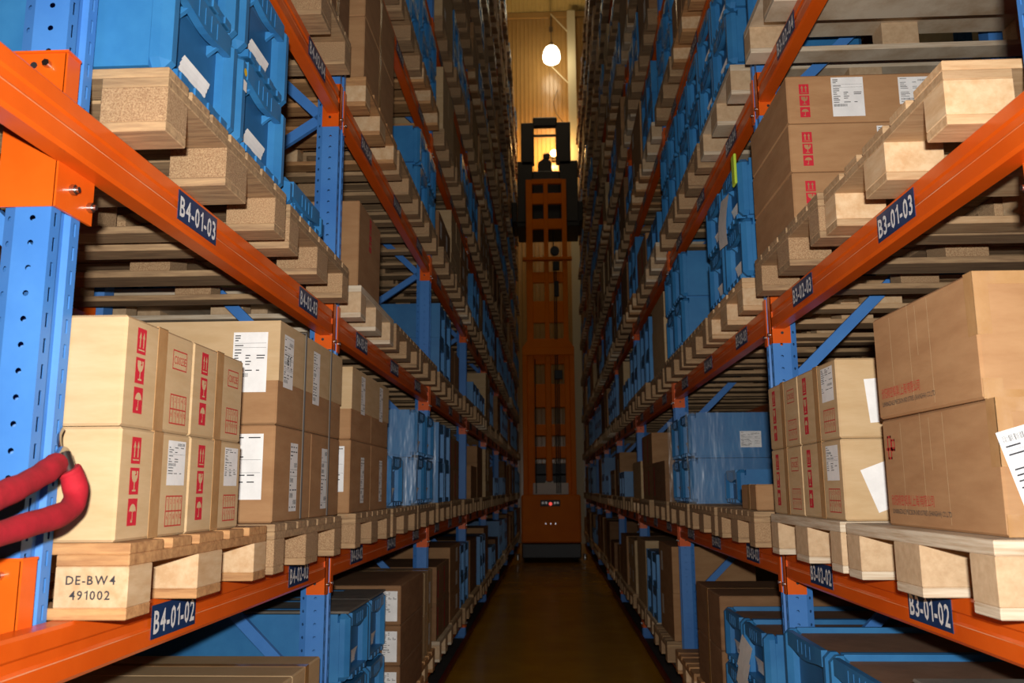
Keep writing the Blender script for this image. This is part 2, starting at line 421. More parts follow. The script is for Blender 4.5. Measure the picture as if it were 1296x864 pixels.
def upright_mesh(s, perforated, h=12.4):
    m = MB(); zp = 5.5 if perforated else 0.0
    pr = [(s*x, y) for x, y in PROF]
    if zp < h: m.prism(pr if s > 0 else pr[::-1], 'z', zp, h, 'blue_paint')
    if perforated:
        n = 110
        holes = {0: (.016, .0035, .014, False), 4: (.016, .0035, .014, False), 9: (.036, .006, .006, True), 8: (.015, .005, .006, True)}
        for i in range(10):
            p, q = PROF[i], PROF[(i+1) % 10]
            if i in holes: strip(m, p, q, *holes[i][:3], 0, n, .05, 'blue_paint', s, holes[i][3])
            else:
                f = [(s*p[0], p[1], 0), (s*q[0], q[1], 0), (s*q[0], q[1], zp), (s*p[0], p[1], zp)]
                m.poly(f if s < 0 else f[::-1], 'blue_paint')
    m.box(min(0, s*.12)-.01, max(0, s*.12)+.01, -.02, .12, 0, .008, 'blue_paint')
    return m
BP = [(.05, 0), (.006, 0), (0, -.006), (0, -.036), (.005, -.041), (.005, -.058), (0, -.063), (0, -.1), (.006, -.108), (.05, -.108)]
def beam_mesh(s, L):
    m = MB(); pr = [(s*x, z) for x, z in BP]
    m.prism(pr[::-1] if s > 0 else pr, 'y', 0, L, 'orange')
    m.box(min(0, -s*.0004), max(0, -s*.0004), .03, L-.03, -.0655, -.0635, 'orange_scuff_highlight')  # thin pale strip paints the highlight along the scuffed ridge
    return m
def connector_mesh(s, far):
    """angle bracket at a beam end: one leg on the upright's flank, one on its front; origin at the upright's near front edge, beam top height"""
    m = MB(); X = lambda a, b: (min(s*a, s*b), max(s*a, s*b))
    if far:
        m.box(*X(-.004, .074), -.004, 0, -.168, .03, 'orange'); m.box(*X(-.005, 0), -.004, .034, -.168, .03, 'orange')
        m.tube((s*.04, -.004, -.125), (s*.04, -.006, -.125), .006, 'dark_steel', 8)
        m.tube((-s*.004, .017, -.13), (-s*.014, .017, -.13), .0075, 'steel', 8)
    else:
        m.box(*X(-.004, .074), .1, .104, -.168, .03, 'orange'); m.box(*X(-.005, 0), .066, .104, -.168, .03, 'orange')
        m.tube((-s*.004, .083, -.13), (-s*.014, .083, -.13), .0075, 'steel', 8)
    return m
def clip_mesh(s):
    """broad clip that holds the continuous beam on the first upright (upright front at local x=.055)"""
    m = MB(); X = lambda a, b: (min(s*a, s*b), max(s*a, s*b))
    m.box(*X(.05, .165), -.004, 0, -.2, .12, 'orange')                 # flank leg
    m.box(*X(.046, .052), -.004, .128, -.2, -.1, 'orange')              # broad lower front leg
    m.box(*X(.046, .052), -.004, .04, -.1, .12, 'orange')              # narrow upper front leg
    m.box(*X(.044, .165), -.008, .04, .12, .125, 'orange')               # folded top
    for y, z in ((.045, -.15), (.112, -.165)):
        m.tube((s*.046, y, z), (s*.036, y, z), .0105, 'steel', 6); m.tube((s*.036, y, z), (s*.029, y, z), .006, 'steel', 8)
    m.tube((s*.085, -.004, .095), (s*.085, -.016, .095), .008, 'steel', 6)
    for x, z in ((.115, .095), (.115, .04)): m.tube((s*x, -.004, z), (s*x, -.006, z), .007, 'dark_steel', 8)
    return m
def loc_label(s, txt, legible, near):
    m = MB(); w, h = .24, .075; base = 'navy' if near else 'label_dark'
    m.box(min(0, -s*.0015), max(0, -s*.0015), -w/2, w/2, 0, h, base)
    if legible:
        V, Fs, tw = text2d(txt, .051, bold=.02, squeeze=.95, gap=.1)
        k = .222/tw
        m.add([(-s*.0022, (-a if s > 0 else a)*k, h/2+b) for a, b in V], Fs, 'white_letter')
    return m
def rack(s):
    nm = 'left' if s < 0 else 'right'; code = 'B4' if s < 0 else 'B3'
    root = empty('pallet_rack', (s*1.46, 12, 0))
    tag(root, 'blue and orange pallet rack along the %s side of the aisle' % nm, 'rack', 'pallet racks')
    def put(name, me, x, y, z, parent=root):
        o = obj(name, me, parent, (x, y, z)); 
        if parent is root: o.location = (x-s*1.46, y-12, z)
        return o
    for n in range(1, NU+1):
        xf = XR+.055 if n == 1 else XR
        put('upright', cached(('upright', s, n <= 3), lambda: upright_mesh(s, n <= 3)), s*xf, YU(n), 0)
        rear = put('upright', cached(('upright', -s, False), lambda: upright_mesh(-s, False)), s*(XR+1.1), YU(n), 0)
        def brace(dz):
            m = MB(); a = Vector((s*.09, .05, 0)); b = Vector((s*1.02, .05, dz)); d = (b-a).normalized(); u = Vector((0, 1, 0)); w = d.cross(u)
            V = [p+u*i*.012+w*j*.022 for p in (a, b) for i, j in ((-1, -1), (1, -1), (1, 1), (-1, 1))]
            m.add(V, [(0, 1, 5, 4), (1, 2, 6, 5), (2, 3, 7, 6), (3, 0, 4, 7), (3, 2, 1, 0), (4, 5, 6, 7)], 'blue_paint'); return m
        top = 11.0 if n > 3 else 7.0
        z = .73
        while z < top:
            put('brace', cached(('brace', s, 1), lambda: brace(.9)), s*XR, YU(n), z)
            if z > 1: put('brace', cached(('brace', s, -1), lambda: brace(-.62)), s*XR, YU(n), z)
            z += 1.2
    for k in range(1, NLEV+1):
        for bay in range(1, NU):
            y0 = .1 if bay == 1 else YU(bay)+.1; y1 = YU(bay+1); zt = ZT(k)
            if zt-.2 > CAMZ+.70*(y1+.3): continue
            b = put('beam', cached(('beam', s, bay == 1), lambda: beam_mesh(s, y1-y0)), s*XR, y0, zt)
            put('connector', cached(('connector', s, 1), lambda: connector_mesh(s, True)), 0, y1-y0, 0, b)
            if bay == 1:
                c = put('connector', cached(('clip', s), lambda: clip_mesh(s)), 0, YU(1)-y0, 0, b)
            else:
                put('connector', cached(('connector', s, 0), lambda: connector_mesh(s, False)), 0, -.1, 0, b)
            ys = ([2.08, 3.1] if s < 0 else [2.18, 3.02]) if bay == 1 else [y0+.05+.4+.87*i for i in range(3)]
            for i, yl in enumerate(ys):
                num = (i+1) if bay == 1 else 3+(bay-2)*3+i
                txt = '%s-%02d-%02d' % (code, num, k)
                leg = bay <= 3 and k <= 6
                lm = cached(('location_label', s, txt), lambda: loc_label(s, txt, True, True)) if leg else cached(('location_label', s), lambda: loc_label(s, '', False, False))
                put('location_label', lm, -s*.0005, yl-y0, -.088, b)
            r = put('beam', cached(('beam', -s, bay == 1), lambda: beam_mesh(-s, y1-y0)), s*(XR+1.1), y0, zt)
            if bay <= 2: put('connector', cached(('connector', -s, 1), lambda: connector_mesh(-s, True)), 0, y1-y0, 0, r)
    return root
rack(-1); rack(1)

# ------------------------------------------------------------------ words for labels
ORD = ['', 'first', 'second', 'third', 'fourth', 'fifth', 'sixth', 'seventh', 'eighth', 'ninth', 'tenth', 'eleventh', 'twelfth']
def where(s, bay, lev, slot):
    side = 'left' if s < 0 else 'right'
    place = (['near', 'far'] if bay == 1 else ['near', 'middle', 'far'])[slot]
    return '%s rack %s bay, %s level, %s place' % (side, ORD[bay], ORD[lev], place)

# ------------------------------------------------------------------ pallets (local: front at x=0, 1.2 deep along +x, .8 wide, origin on the ground)
def pallet_parts(kind):
    """list of (part name, size, centre, material)"""
    P = []; wb = {'pine': 'pine_deck', 'old': 'pine_old', 'chip': 'pine_old', 'fresh': 'pine', 'ply': 'plywood'}[kind]
    bm = {'pine': 'pine_block', 'old': 'chipboard', 'chip': 'chipboard', 'fresh': 'pine_block', 'ply': 'pressboard'}[kind]
    if kind == 'ply':
        P.append(('deck_sheet', (1.2, .8, .03), (.6, 0, .129), 'plywood')); zb0, zb1 = .022, .114
    else:
        ws = [.145, .1, .145, .1, .145] if kind in ('pine', 'fresh') else [.1]*7
        gap = (.8-sum(ws))/(len(ws)-1); y = -.4
        for i, w in enumerate(ws):
            P.append(('deck_board', (1.2, w, .022), (.6, y+w/2, .133), wb)); y += w+gap
        for x in (.0725, .6, 1.1275): P.append(('stringer_board', (.145, .8, .022), (x, 0, .111), wb))
        zb0, zb1 = .022, .1
    for x in (.0725, .6, 1.1275):
        for y, w in ((-.35, .1), (0, .145), (.35, .1)): P.append(('block', (.145, w, zb1-zb0), (x, y, (zb0+zb1)/2), bm))
    for y, w in ((-.35, .1), (0, .145), (.35, .1)): P.append(('bottom_board', (1.2, w, .022), (.6, y, .011), wb))
    return P
def pallet_whole(kind):
    m = MB()
    for n, sz, c, mt in pallet_parts(kind): m.box(c[0]-sz[0]/2, c[0]+sz[0]/2, c[1]-sz[1]/2, c[1]+sz[1]/2, c[2]-sz[2]/2, c[2]+sz[2]/2, mt)
    return m
KINDW = {'pine': 'pale pine pallet', 'old': 'weathered pallet', 'chip': 'slatted pallet with chipboard blocks', 'fresh': 'fresh pine pallet', 'ply': 'plywood decked pallet'}
pallet_far = MB()
NPAL = 0
def pallet(s, bay, lev, slot, kind, xf=.83, y=None):
    global NPAL
    yc = y if y is not None else slot_y(bay, slot)+random.uniform(-.015, .015)
    z = ZT(lev)+.0005
    if bay >= 7:
        w = cached(('pallet_mb', kind), lambda: [pallet_whole(kind)])[0]
        pallet_far.merge(w, (lambda p: (s*(xf+p[0]), yc+p[1], z+p[2]))); return
    lab = '%s, %s' % (KINDW[kind], where(s, bay, lev, slot)); rz = (0 if s > 0 else math.pi)+random.uniform(-.006, .006)
    NPAL += 1
    if bay <= 3:
        t = empty('wooden_pallet', (s*xf, yc, z), rz); tag(t, lab, 'pallet', 'wooden pallets on the racks')
        for n, sz, c, mt in pallet_parts(kind):
            def mk():
                m = MB(); m.cbox(-sz[0]/2, sz[0]/2, -sz[1]/2, sz[1]/2, -sz[2]/2, sz[2]/2, mt, .002); return m
            obj(n, cached((n, sz, mt), mk), t, c)
        return t
    o = obj('wooden_pallet', cached(('wooden_pallet', kind), lambda: pallet_whole(kind)), None, (s*xf, yc, z), rz)
    tag(o, lab, 'pallet', 'wooden pallets on the racks'); return o
def slot_y(bay, slot):
    return (2.06 if slot == 0 else 2.93) if bay == 1 else YU(bay)+.15+.4+.87*slot

# ------------------------------------------------------------------ cartons and crates (local: aisle face at x=0, depth along +x, width along y)
def carton_body(w, d, h, mt):
    m = MB(); m.cbox(0, d, -w/2, w/2, 0, h, mt, .005); return m
def tape_mesh(w, d, h, along_y):
    """tape strip over the top seam and down the aisle face; along_y: seam runs along the aisle"""
    m = MB(); e = .0009; t = .022
    m.box(-e, d*.98, -t, t, h-.001, h+e, 'tape'); m.box(-e, 0, -t, t, h*.0, h+e, 'tape')
    return m
def far_carton(w, d, h, mt, lab):
    m = Decal(); m.box(0, d, -w/2, w/2, 0, h, mt)
    if lab == 1: m.quad(w*.05, w*.05+min(.14, w*.4), h*.25, h*.85, 'paper', .002)
    if lab == 2: m.quad(-w*.35, -w*.35+min(.1, w*.3), h*.35, h*.8, 'paper', .002)
    if lab == 3: m.quad(-w*.38, -w*.38+.05, h*.12, h*.88, 'red_print', .002)
    return m
def crate_body(w, d, h, solid_top):
    m = MB(); b = 'crate_blue'; c = .019
    m.box(.042, d-.03, -w/2+.0005, w/2-.0005, .012, h-.035, b)                     # core
    for x0, x1 in ((0, .06), (d-.06, d)):
        for sy in (-1, 1):
            y0, y1 = sorted((sy*(w/2), sy*(w/2-.06)))
            m.cbox(x0, x1, y0, y1, .012, h-.002, b, c)                          # corner posts
    for sy in (-1, 1):
        y0, y1 = sorted((sy*(w/2), sy*(w/2-.018))); m.box(.05, d-.05, y0, y1, h-.04, h-.002, b)   # long rims
    m.box(d-.018, d-.001, -w/2+.05, w/2-.05, h-.09, h-.002, b)
    m.box(.035, d-.035, -w/2+.022, w/2-.022, 0, .012, b)                        # foot
    return m
def crate_end(w, h):
    """grip band across the aisle end with its ribs, and the bottom band"""
    m = MB(); b = 'crate_blue'; i = w/2-.06
    lo = [(y, h-.056-.016*math.cos(y/i*math.pi/2)**2) for y in [i*(1-2*k/10) for k in range(11)]]
    pts = [(-i, h-.004), (i, h-.004)] + lo
    m.prism(pts, 'x', .002, .022, b)
    for k in range(4):
        y = (k-1.5)*w*.09; m.box(.0005, .004, y-.003, y+.003, h-.058, h-.016, b)
    for sy in (-1, 1):
        m.prism([(.042, h-.056), (.006, h-.056), (.042, h-.084)], 'y', sy*i*.62-.006, sy*i*.62+.006, b)
    return m
def crate_base(w, h):
    m = MB(); b = 'crate_blue'; i = w/2-.06
    m.box(.004, .042, -i, i, .012, .034, b)
    for k in range(4):
        y = (k-1.5)*w*.19; m.box(-.001, .02, y-.018, y+.018, .012, .03, b)
    return m
def crate_panel(w, h):
    m = MB(); i = w/2-.06; m.box(.0405, .043, -i, i, .03, h-.05, 'crate_blue_shaded'); return m  # recess shade is put into the panel colour
def pocket(w, seed):
    r = random.Random(seed); m = MB(); a, b = r.uniform(.05, .07), r.uniform(.06, .1)
    y = r.uniform(-.02, .02); n = 5
    for k in range(n):
        z0, z1 = .05+a*k/n, .05+a*(k+1)/n; x0, x1 = .037-.014*(k/n)**2, .037-.014*((k+1)/n)**2
        m.poly([(x0, y+b, z0), (x0, y-b*.9, z0), (x1, y-b*.85, z1), (x1, y+b*.95, z1)], 'paper')
    return m
def cover_mesh(w, d, h, kind):
    m = MB()
    if kind == 'board': m.box(.022, d-.02, -w/2+.02, w/2-.02, h-.034, h-.022, 'board_brown')
    else:
        m.cbox(.004, d-.004, -w/2+.004, w/2-.004, h, h+.01, 'lid_grey', .003)
        for sy in (-1, 1): m.box(.2, d*.45, sy*w*.32-.02, sy*w*.32+.02, h+.0095, h+.012, 'crate_blue'); m.box(d*.55, d*.85, sy*w*.32-.02, sy*w*.32+.02, h+.0095, h+.012, 'crate_blue')
    return m
def far_crate(w, d, h, lab):
    m = Decal(); b = 'crate_blue'; i = w/2-.055
    m.box(.028, d, -w/2, w/2, 0, h, b); m.box(0, .028, i, w/2, 0, h, b); m.box(0, .028, -w/2, -i, 0, h, b)
    m.box(.003, .028, -i, i, h-.075, h-.004, b); m.box(.006, .028, -i, i, .0, .035, b)
    m.poly([(.0275, i, .03), (.0275, -i, .03), (.0275, -i, h-.07), (.0275, i, h-.07)], 'crate_blue_shaded')
    if lab: m.poly([(.02, .07, .06), (.02, -.06, .05), (.02, -.06, .05+h*.4), (.02, .07, .05+h*.42)], 'paper')
    return m
ITEMS = []
def item(kind, s, bay, lev, slot, y0, y1, z0, h, xf=.85, d=.58, **k):
    ITEMS.append(dict(kind=kind, s=s, bay=bay, lev=lev, slot=slot, y0=y0, y1=y1, z0=z0, h=h, xf=xf, d=d, **k))

def face_cam(t, me, s, w, u, v, xmid, name):
    """put a decal on the box face turned to the camera"""
    return obj(name, me, t, (xmid+u, -w/2, v), math.pi/2) if s > 0 else obj(name, me, t, (xmid-u, w/2, v), -math.pi/2)
def face_aisle(t, me, u, v, name): return obj(name, me, t, (0, -u, v))
def build_carton(it):
    s, w, d, h = it['s'], it['y1']-it['y0'], it['d'], it['h']; yc = (it['y0']+it['y1'])/2
    style = it.get('style', 'brown'); rz = (0 if s > 0 else math.pi)+it.get('tw', 0)
    mt = {'c23': 'carton_tan', 'brown': 'carton_brown', 'dark': 'carton_dark', 'tan': 'carton_tan', 'big': 'carton_brown', 'sym': 'carton_tan'}[style]
    lab = it['label']
    if it['bay'] > 2 and style not in ('big',):
        lk = it.get('lab', 0)
        o = obj('cardboard_box', cached(('cardboard_box', round(w, 3), d, round(h, 3), mt, lk), lambda: far_carton(w, d, h, mt, lk)), None, (s*it['xf'], yc, it['z0']), rz)
        return tag(o, lab, 'box', 'cardboard boxes on the rack pallets')
    t = empty('cardboard_box', (s*it['xf'], yc, it['z0']), rz); tag(t, lab, 'box', 'cardboard boxes on the rack pallets')
    obj('body', cached(('body', round(w, 3), d, round(h, 3), mt), lambda: carton_body(w, d, h, mt)), t)
    if style in ('c23', 'sym'):
        obj('tape', cached(('tape', round(w, 3), d, round(h, 3)), lambda: tape_mesh(w, d, h, False)), t, (0, 0.0, 0))
        a = h*.24; g = h*.035
        face_aisle(t, cached(('care_symbols', round(a, 4)), lambda: care_marks('carton_tan', a*.72, a, g)), -w*.3, h*.13, 'care_symbols')
        face_aisle(t, cached(('grid_stamp', round(h, 3)), lambda: grid_stamp(w*.26, h*.3)), w*.29, h*.09, 'grid_stamp')
        if it.get('doc'): face_aisle(t, cached(('document_label', round(h, 3), it['doc']), lambda: doc_label(w*.28, h*.44, it['doc'])), w*.29, h*.49, 'document_label')
        else: face_aisle(t, cached(('code_stamp', round(h, 3)), lambda: code_stamp(w*.23, h*.2)), w*.28, h*.64, 'code_stamp')
        if it.get('sidedoc'):
            o = face_cam(t, cached(('document_label', 'sq'), lambda: plain_label(.16, .13)), s, w, it['sidedoc'][0], it['sidedoc'][1], d/2, 'document_label')
            o.rotation_euler.x = 0; o.rotation_euler = Matrix.Rotation(o.rotation_euler.z, 3, 'Z').to_euler() if not it.get('tilt') else (Matrix.Rotation(o.rotation_euler.z, 3, 'Z') @ Matrix.Rotation(it['tilt'], 3, 'X')).to_euler()
    elif style in ('brown', 'dark', 'tan'):
        if it.get('tape', 1): obj('tape', cached(('tape', round(w, 3), d, round(h, 3)), lambda: tape_mesh(w, d, h, False)), t)
        for (f, u, v, lw, lh, sd) in it.get('docs', []):
            me = cached(('document_label', lw, lh, sd), lambda: doc_label(lw, lh, sd))
            o = face_aisle(t, me, u, v, 'document_label') if f == 'a' else face_cam(t, me, s, w+(.006 if it.get('lid') else 0), u, v, d/2, 'document_label')
            if f == 'a' and it.get('lid'): o.location.x = -.0045
        if it.get('marks'):
            f, u, v, a = it['marks']; me = cached(('care_symbols', a, mt), lambda: care_marks(mt, a*.9, a, a*.12))
            face_aisle(t, me, u, v, 'care_symbols') if f == 'a' else face_cam(t, me, s, w, u, v, d/2, 'care_symbols')
        if it.get('sixty'):
            m = Decal(); m.text('61', 0, 0, .032, 'ink', bold=.01, lift=.0025); m.text('.', .028, -.014, .032, 'ink', lift=.0025); o = face_aisle(t, m, -.31, .21, 'printed_number'); o.location.x = -.0045
        if it.get('lid'):
            def lidm():
                m = MB(); e = .0018; m.box(-e*2, d, -w/2-e, w/2+e, h*.42, h+e, 'carton_tan'); return m
            obj('lid', cached(('lid', round(w, 3), d, round(h, 3)), lidm), t)
    elif style == 'big':
        m = Decal(); V, Fs, tw = text2d('\u6b23\u9633\u7cbe\u5bc6\u6a21\u5177\uff08\u4e0a\u6d77\uff09\u6709\u9650\u516c\u53f8', .021)
        k = w*.42/tw; m.add([(-.0009, -a*k, b) for a, b in V], Fs, 'red_ink'); face_aisle(t, m, -w*.24, h*.235, 'company_name')
        m = Decal(); V, Fs, tw = text2d('SUNNINGDALE PRECISION INDUSTRIES (SHANGHAI) CO.,LTD', .012); k = w*.56/tw
        m.add([(-.0009, -a*k, b) for a, b in V], Fs, 'ink'); face_aisle(t, m, -w*.17, h*.135, 'company_name')
        if it.get('logo'):
            m = Decal(); q = .018
            m.frame(-q, q*.4, 0, .06, .006, 'red_ink'); m.quad(-q*1.5, q*1.5, .022, .03, 'red_ink'); m.frame(q*.4, q*1.6, .02, .05, .005, 'red_ink'); face_aisle(t, m, -w*.42, h*.62, 'printed_logo')
        def bigtape():
            m = MB(); e = .001; m.box(-e, .0, -w/2-e, -w/2+.035, h*.5, h+e, 'tape'); m.box(-e, .03, -w/2-e, -w/2, h*.5, h+e, 'tape'); m.box(.03, d, -w/2-e, -w/2, h*.9, h+e, 'tape'); m.box(.0, .04, -w/2-e, -w/2, 0, h*.16, 'tape'); m.box(.04, d, -w/2-e, -w/2, 0, h*.07, 'tape'); return m
        obj('tape', bigtape(), t)
        def crease():
            m = Decal()
            for u, a, b in ((-.3, .1, .95), (-.1, .15, 1.0), (.1, .05, .97), (-.02, .5, .95)): m.quad(u*w, u*w+.0022, h*a, h*b, 'carton_tan', .0006)
            return m
        obj('crease', crease(), t)
        if it.get('sidedoc'):
            u, v, tl = it['sidedoc']; o = face_cam(t, doc_label(.17, .2, 31), s, w+.005, u, v, 0, 'document_label')
            o.rotation_euler = (Matrix.Rotation(math.pi/2, 3, 'Z') @ Matrix.Rotation(tl, 3, 'X')).to_euler()
    return t
def build_crate(it):
    s, w, d, h = it['s'], it['y1']-it['y0'], it['d'], it['h']; yc = (it['y0']+it['y1'])/2; rz = 0 if s > 0 else math.pi
    key = (round(w, 3), round(d, 3), round(h, 3))
    if it['bay'] > 2:
        lk = it.get('lab', 0)
        o = obj('plastic_crate', cached(('plastic_crate',)+key+(lk,), lambda: far_crate(w, d, h, lk)), None, (s*it['xf'], yc, it['z0']), rz)
        return tag(o, it['label'], 'crate', 'blue plastic crates on the rack pallets')
    t = empty('plastic_crate', (s*it['xf'], yc, it['z0']), rz); tag(t, it['label'], 'crate', 'blue plastic crates on the rack pallets')
    obj('body', cached(('body', 'crate')+key, lambda: crate_body(w, d, h, True)), t)
    obj('grip_end', cached(('grip_end',)+key, lambda: crate_end(w, h)), t)
    obj('base_band', cached(('base_band',)+key, lambda: crate_base(w, h)), t)
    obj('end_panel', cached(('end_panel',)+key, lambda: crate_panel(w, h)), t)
    if it.get('cover'): obj('cover', cached(('cover', it['cover'])+key, lambda: cover_mesh(w, d, h, it['cover'])), t)
    if it.get('dot'):
        m = Decal(); m.pl(arc(0, .055, .011, 0, 330, 11), 'yellow_dot', .0012); m.quad(-.012, .012, 0, .03, 'paper', .0012); obj('sticker', m, t, (0, w/2-.034, h*.62))
    if it.get('camdoc'):
        face_cam(t, cached(('document_label', 'cam'), lambda: doc_label(.13, .1, 8)), s, w+.002, it['camdoc'], h*.22, d/2, 'document_label')
    if it.get('lab'): obj('document', cached(('document', w, it['lab']), lambda: pocket(w, it['lab'])), t)
    return t

# ------------------------------------------------------------------ what stands where
TW = {1: ['only'], 2: ['lower', 'upper'], 3: ['bottom', 'middle', 'top'], 4: ['lowest', 'second', 'third', 'topmost']}
CW = {1: [''], 2: ['near', 'far'], 3: ['near', 'middle', 'far']}
def stack(kind, s, bay, lev, slot, ya, yb, cols, tiers, h, xf=.85, d=.58, tier_kw=None, **kw):
    """cols along the aisle, tiers upward"""
    w = (yb-ya)/cols; z = ZT(lev)+.1455
    for c in range(cols):
        for k in range(tiers):
            e = dict(kw)
            if tier_kw and k in tier_kw: e.update(tier_kw[k])
            if e.get('dotc') == c: e['dot'] = 1
            if isinstance(e.get('docs'), dict): e['docs'] = e['docs'].get(c, [])
            item(kind, s, bay, lev, slot, ya+c*w+.002, ya+(c+1)*w-.002, z+k*(h+.0015)+(.0125*k if e.get('cover') == 'lid' else 0), h, xf+random.uniform(-.003, .003), d, tier=TW[tiers][k], colw=CW[cols][c], **e)
USED = {}
def P(s, bay, lev, slot, kind, **k): USED[(s, bay, lev, slot)] = kind; return pallet(s, bay, lev, slot, kind, **k)
def near_loads():
    L, R = -1, 1
    # left, first bay
    P(L, 1, 1, 1, 'old'); stack('carton', L, 1, 1, 1, 2.52, 3.2, 2, 2, .246, d=.9, style='tan', docs=[('a', -.07, .06, .09, .13, 3)])
    P(L, 1, 2, 0, 'pine', xf=.815)
    for c, (a, b) in enumerate(((1.645, 1.968), (1.972, 2.30))):
        for k in range(2):
            item('carton', L, 1, 2, 0, a, b, ZT(2)+.1455+k*.226, .2245, .848+.004*k, .58, tier=TW[2][k], colw=CW[2][c], style='c23', doc=(0 if k else 21+2*c))
    P(L, 1, 2, 1, 'chip', xf=.815)
    item('carton', L, 1, 2, 1, 2.59, 2.992, ZT(2)+.1455, .298, .85, 1.1, tier='lower', colw='near', style='brown', tape=0, docs=[('s', .44, .07, .15, .2, 5), ('a', .0, .03, .08, .22, 12)])
    item('carton', L, 1, 2, 1, 2.996, 3.40, ZT(2)+.1455, .298, .852, 1.1, tier='lower', colw='far', style='brown', tape=0, docs=[('a', -.02, .03, .08, .22, 14)])
    item('carton', L, 1, 2, 1, 2.60, 3.395, ZT(2)+.1455+.3, .325, .852, 1.1, tier='upper', colw='wide', style='brown', tape=0, lid=1, docs=[('s', .46, .10, .11, .19, 7), ('a', -.31, .12, .1, .17, 8), ('a', .02, .1, .085, .19, 10)], sixty=1)
    P(L, 1, 3, 0, 'chip', xf=.80); stack('crate', L, 1, 3, 0, 1.66, 2.475, 2, 2, .27, xf=.815, d=.6, lab=3, tier_kw={0: dict(dotc=1)})
    P(L, 1, 3, 1, 'chip', xf=.815); stack('crate', L, 1, 3, 1, 2.56, 3.0, 1, 1, .11, xf=.83, d=.6)
    P(L, 1, 4, 1, 'old'); stack('carton', L, 1, 4, 1, 2.6, 3.36, 2, 1, .4, style='dark')
    P(L, 1, 1, 0, 'old')
    # left, second bay
    P(L, 2, 1, 0, 'old'); stack('crate', L, 2, 1, 0, 3.64, 4.46, 2, 2, .282, d=.95, lab=5, tier_kw={1: dict(cover='lid')})
    P(L, 2, 1, 1, 'pine', xf=.775); stack('carton', L, 2, 1, 1, 4.52, 5.28, 1, 3, .198, xf=.79, style='dark', d=1.0, tape=0, docs=[('s', .445, .02, .075, .15, 9)])
    P(L, 2, 1, 2, 'pine'); stack('carton', L, 2, 1, 2, 5.38, 6.14, 2, 2, .27, style='tan', d=.8, docs=[('a', .05, .05, .07, .14, 11)])
    P(L, 2, 2, 0, 'chip'); stack('carton', L, 2, 2, 0, 3.575, 4.41, 2, 2, .308, style='brown', d=.95, tape=0, docs=[('s', .40, .09, .1, .19, 5), ('a', .03, .04, .07, .2, 12)], tier_kw={1: dict(lid=1, docs=[('a', .0, .12, .08, .17, 16)])})
    P(L, 2, 2, 1, 'chip'); stack('crate', L, 2, 2, 1, 4.52, 4.92, 1, 1, .28, d=.6, lab=7)
    P(L, 2, 2, 2, 'chip'); stack('crate', L, 2, 2, 2, 5.36, 6.16, 2, 2, .3, d=.95, lab=9)
    P(L, 2, 3, 0, 'ply'); stack('carton', L, 2, 3, 0, 3.64, 4.12, 1, 1, .40, style='brown', d=.4, tape=0, marks=('a', .0, .22, .05))
    P(L, 2, 3, 1, 'chip'); P(L, 2, 3, 2, 'chip')
    P(L, 2, 4, 0, 'pine'); stack('carton', L, 2, 4, 0, 3.66, 4.4, 1, 2, .33, style='brown', d=.8, marks=('s', -.3, .1, .05))
    P(L, 2, 4, 1, 'old'); P(L, 2, 4, 2, 'old'); stack('crate', L, 2, 4, 2, 5.36, 6.16, 2, 2, .27, d=.6)
    P(L, 2, 5, 0, 'old'); stack('carton', L, 2, 5, 0, 3.66, 4.4, 2, 2, .28, style='brown')
    P(L, 2, 5, 1, 'old'); stack('crate', L, 2, 5, 1, 4.5, 5.28, 2, 2, .27, d=.6)
    P(L, 2, 5, 2, 'pine'); stack('crate', L, 2, 5, 2, 5.38, 6.14, 2, 2, .27, d=.6)
    # right, first bay
    P(R, 1, 1, 0, 'old'); stack('crate', R, 1, 1, 0, 1.72, 2.24, 1, 2, .30, xf=.87, d=1.1, tier_kw={1: dict(cover='lid')})
    P(R, 1, 1, 1, 'old'); stack('crate', R, 1, 1, 1, 2.33, 3.38, 2, 2, .285, xf=.86, d=1.1, lab=4, tier_kw={1: dict(cover='board')})
    P(R, 1, 2, 0, 'ply', xf=.815, y=2.05)
    item('carton', R, 1, 2, 0, 1.705, 2.285, ZT(2)+.1455, .268, .872, .62, tier='lower', colw='', style='big', logo=1, sidedoc=(.13, .03, -.28))
    item('carton', R, 1, 2, 0, 1.735, 2.255, ZT(2)+.1455+.2695, .262, .862, .62, tier='upper', colw='', style='big', tw=.02, sidedoc=(.24, .07, .0))
    P(R, 1, 2, 1, 'ply', xf=.825)
    for c, (a, b) in enumerate(((2.55, 2.95), (2.954, 3.345))):
        for k in range(2):
            item('carton', R, 1, 2, 1, a, b, ZT(2)+.1455+k*.239, .2375, .85, .58, tier=TW[2][k], colw=CW[2][c], style='c23', doc=(0 if c else 25+2*k), sidedoc=((-.12, .05) if not c else None), tilt=(-.35 if k == 0 else -.08))
    P(R, 1, 3, 0, 'fresh', xf=.84, y=2.115); stack('crate', R, 1, 3, 0, 1.8, 2.2, 1, 1, .1, xf=1.3, d=.6)
    P(R, 1, 3, 1, 'chip', xf=.825); stack('carton', R, 1, 3, 1, 2.82, 3.36, 1, 3, .176, style='brown', d=.7, xf=.84, tape=0, marks=('s', -.29, .02, .038), tier_kw={2: dict(docs=[('s', -.14, .02, .11, .145, 7), ('s', .1, .06, .13, .1, 6)]), 1: dict(docs=[('s', .0, .02, .1, .14, 7)])})
    P(R, 1, 4, 1, 'ply'); stack('crate', R, 1, 4, 1, 2.6, 3.36, 2, 1, .27, d=.6)
    # right, second bay
    P(R, 2, 1, 0, 'old'); stack('crate', R, 2, 1, 0, 3.62, 4.48, 2, 2, .25, d=1.0, lab=6, tier_kw={1: dict(cover='board')})
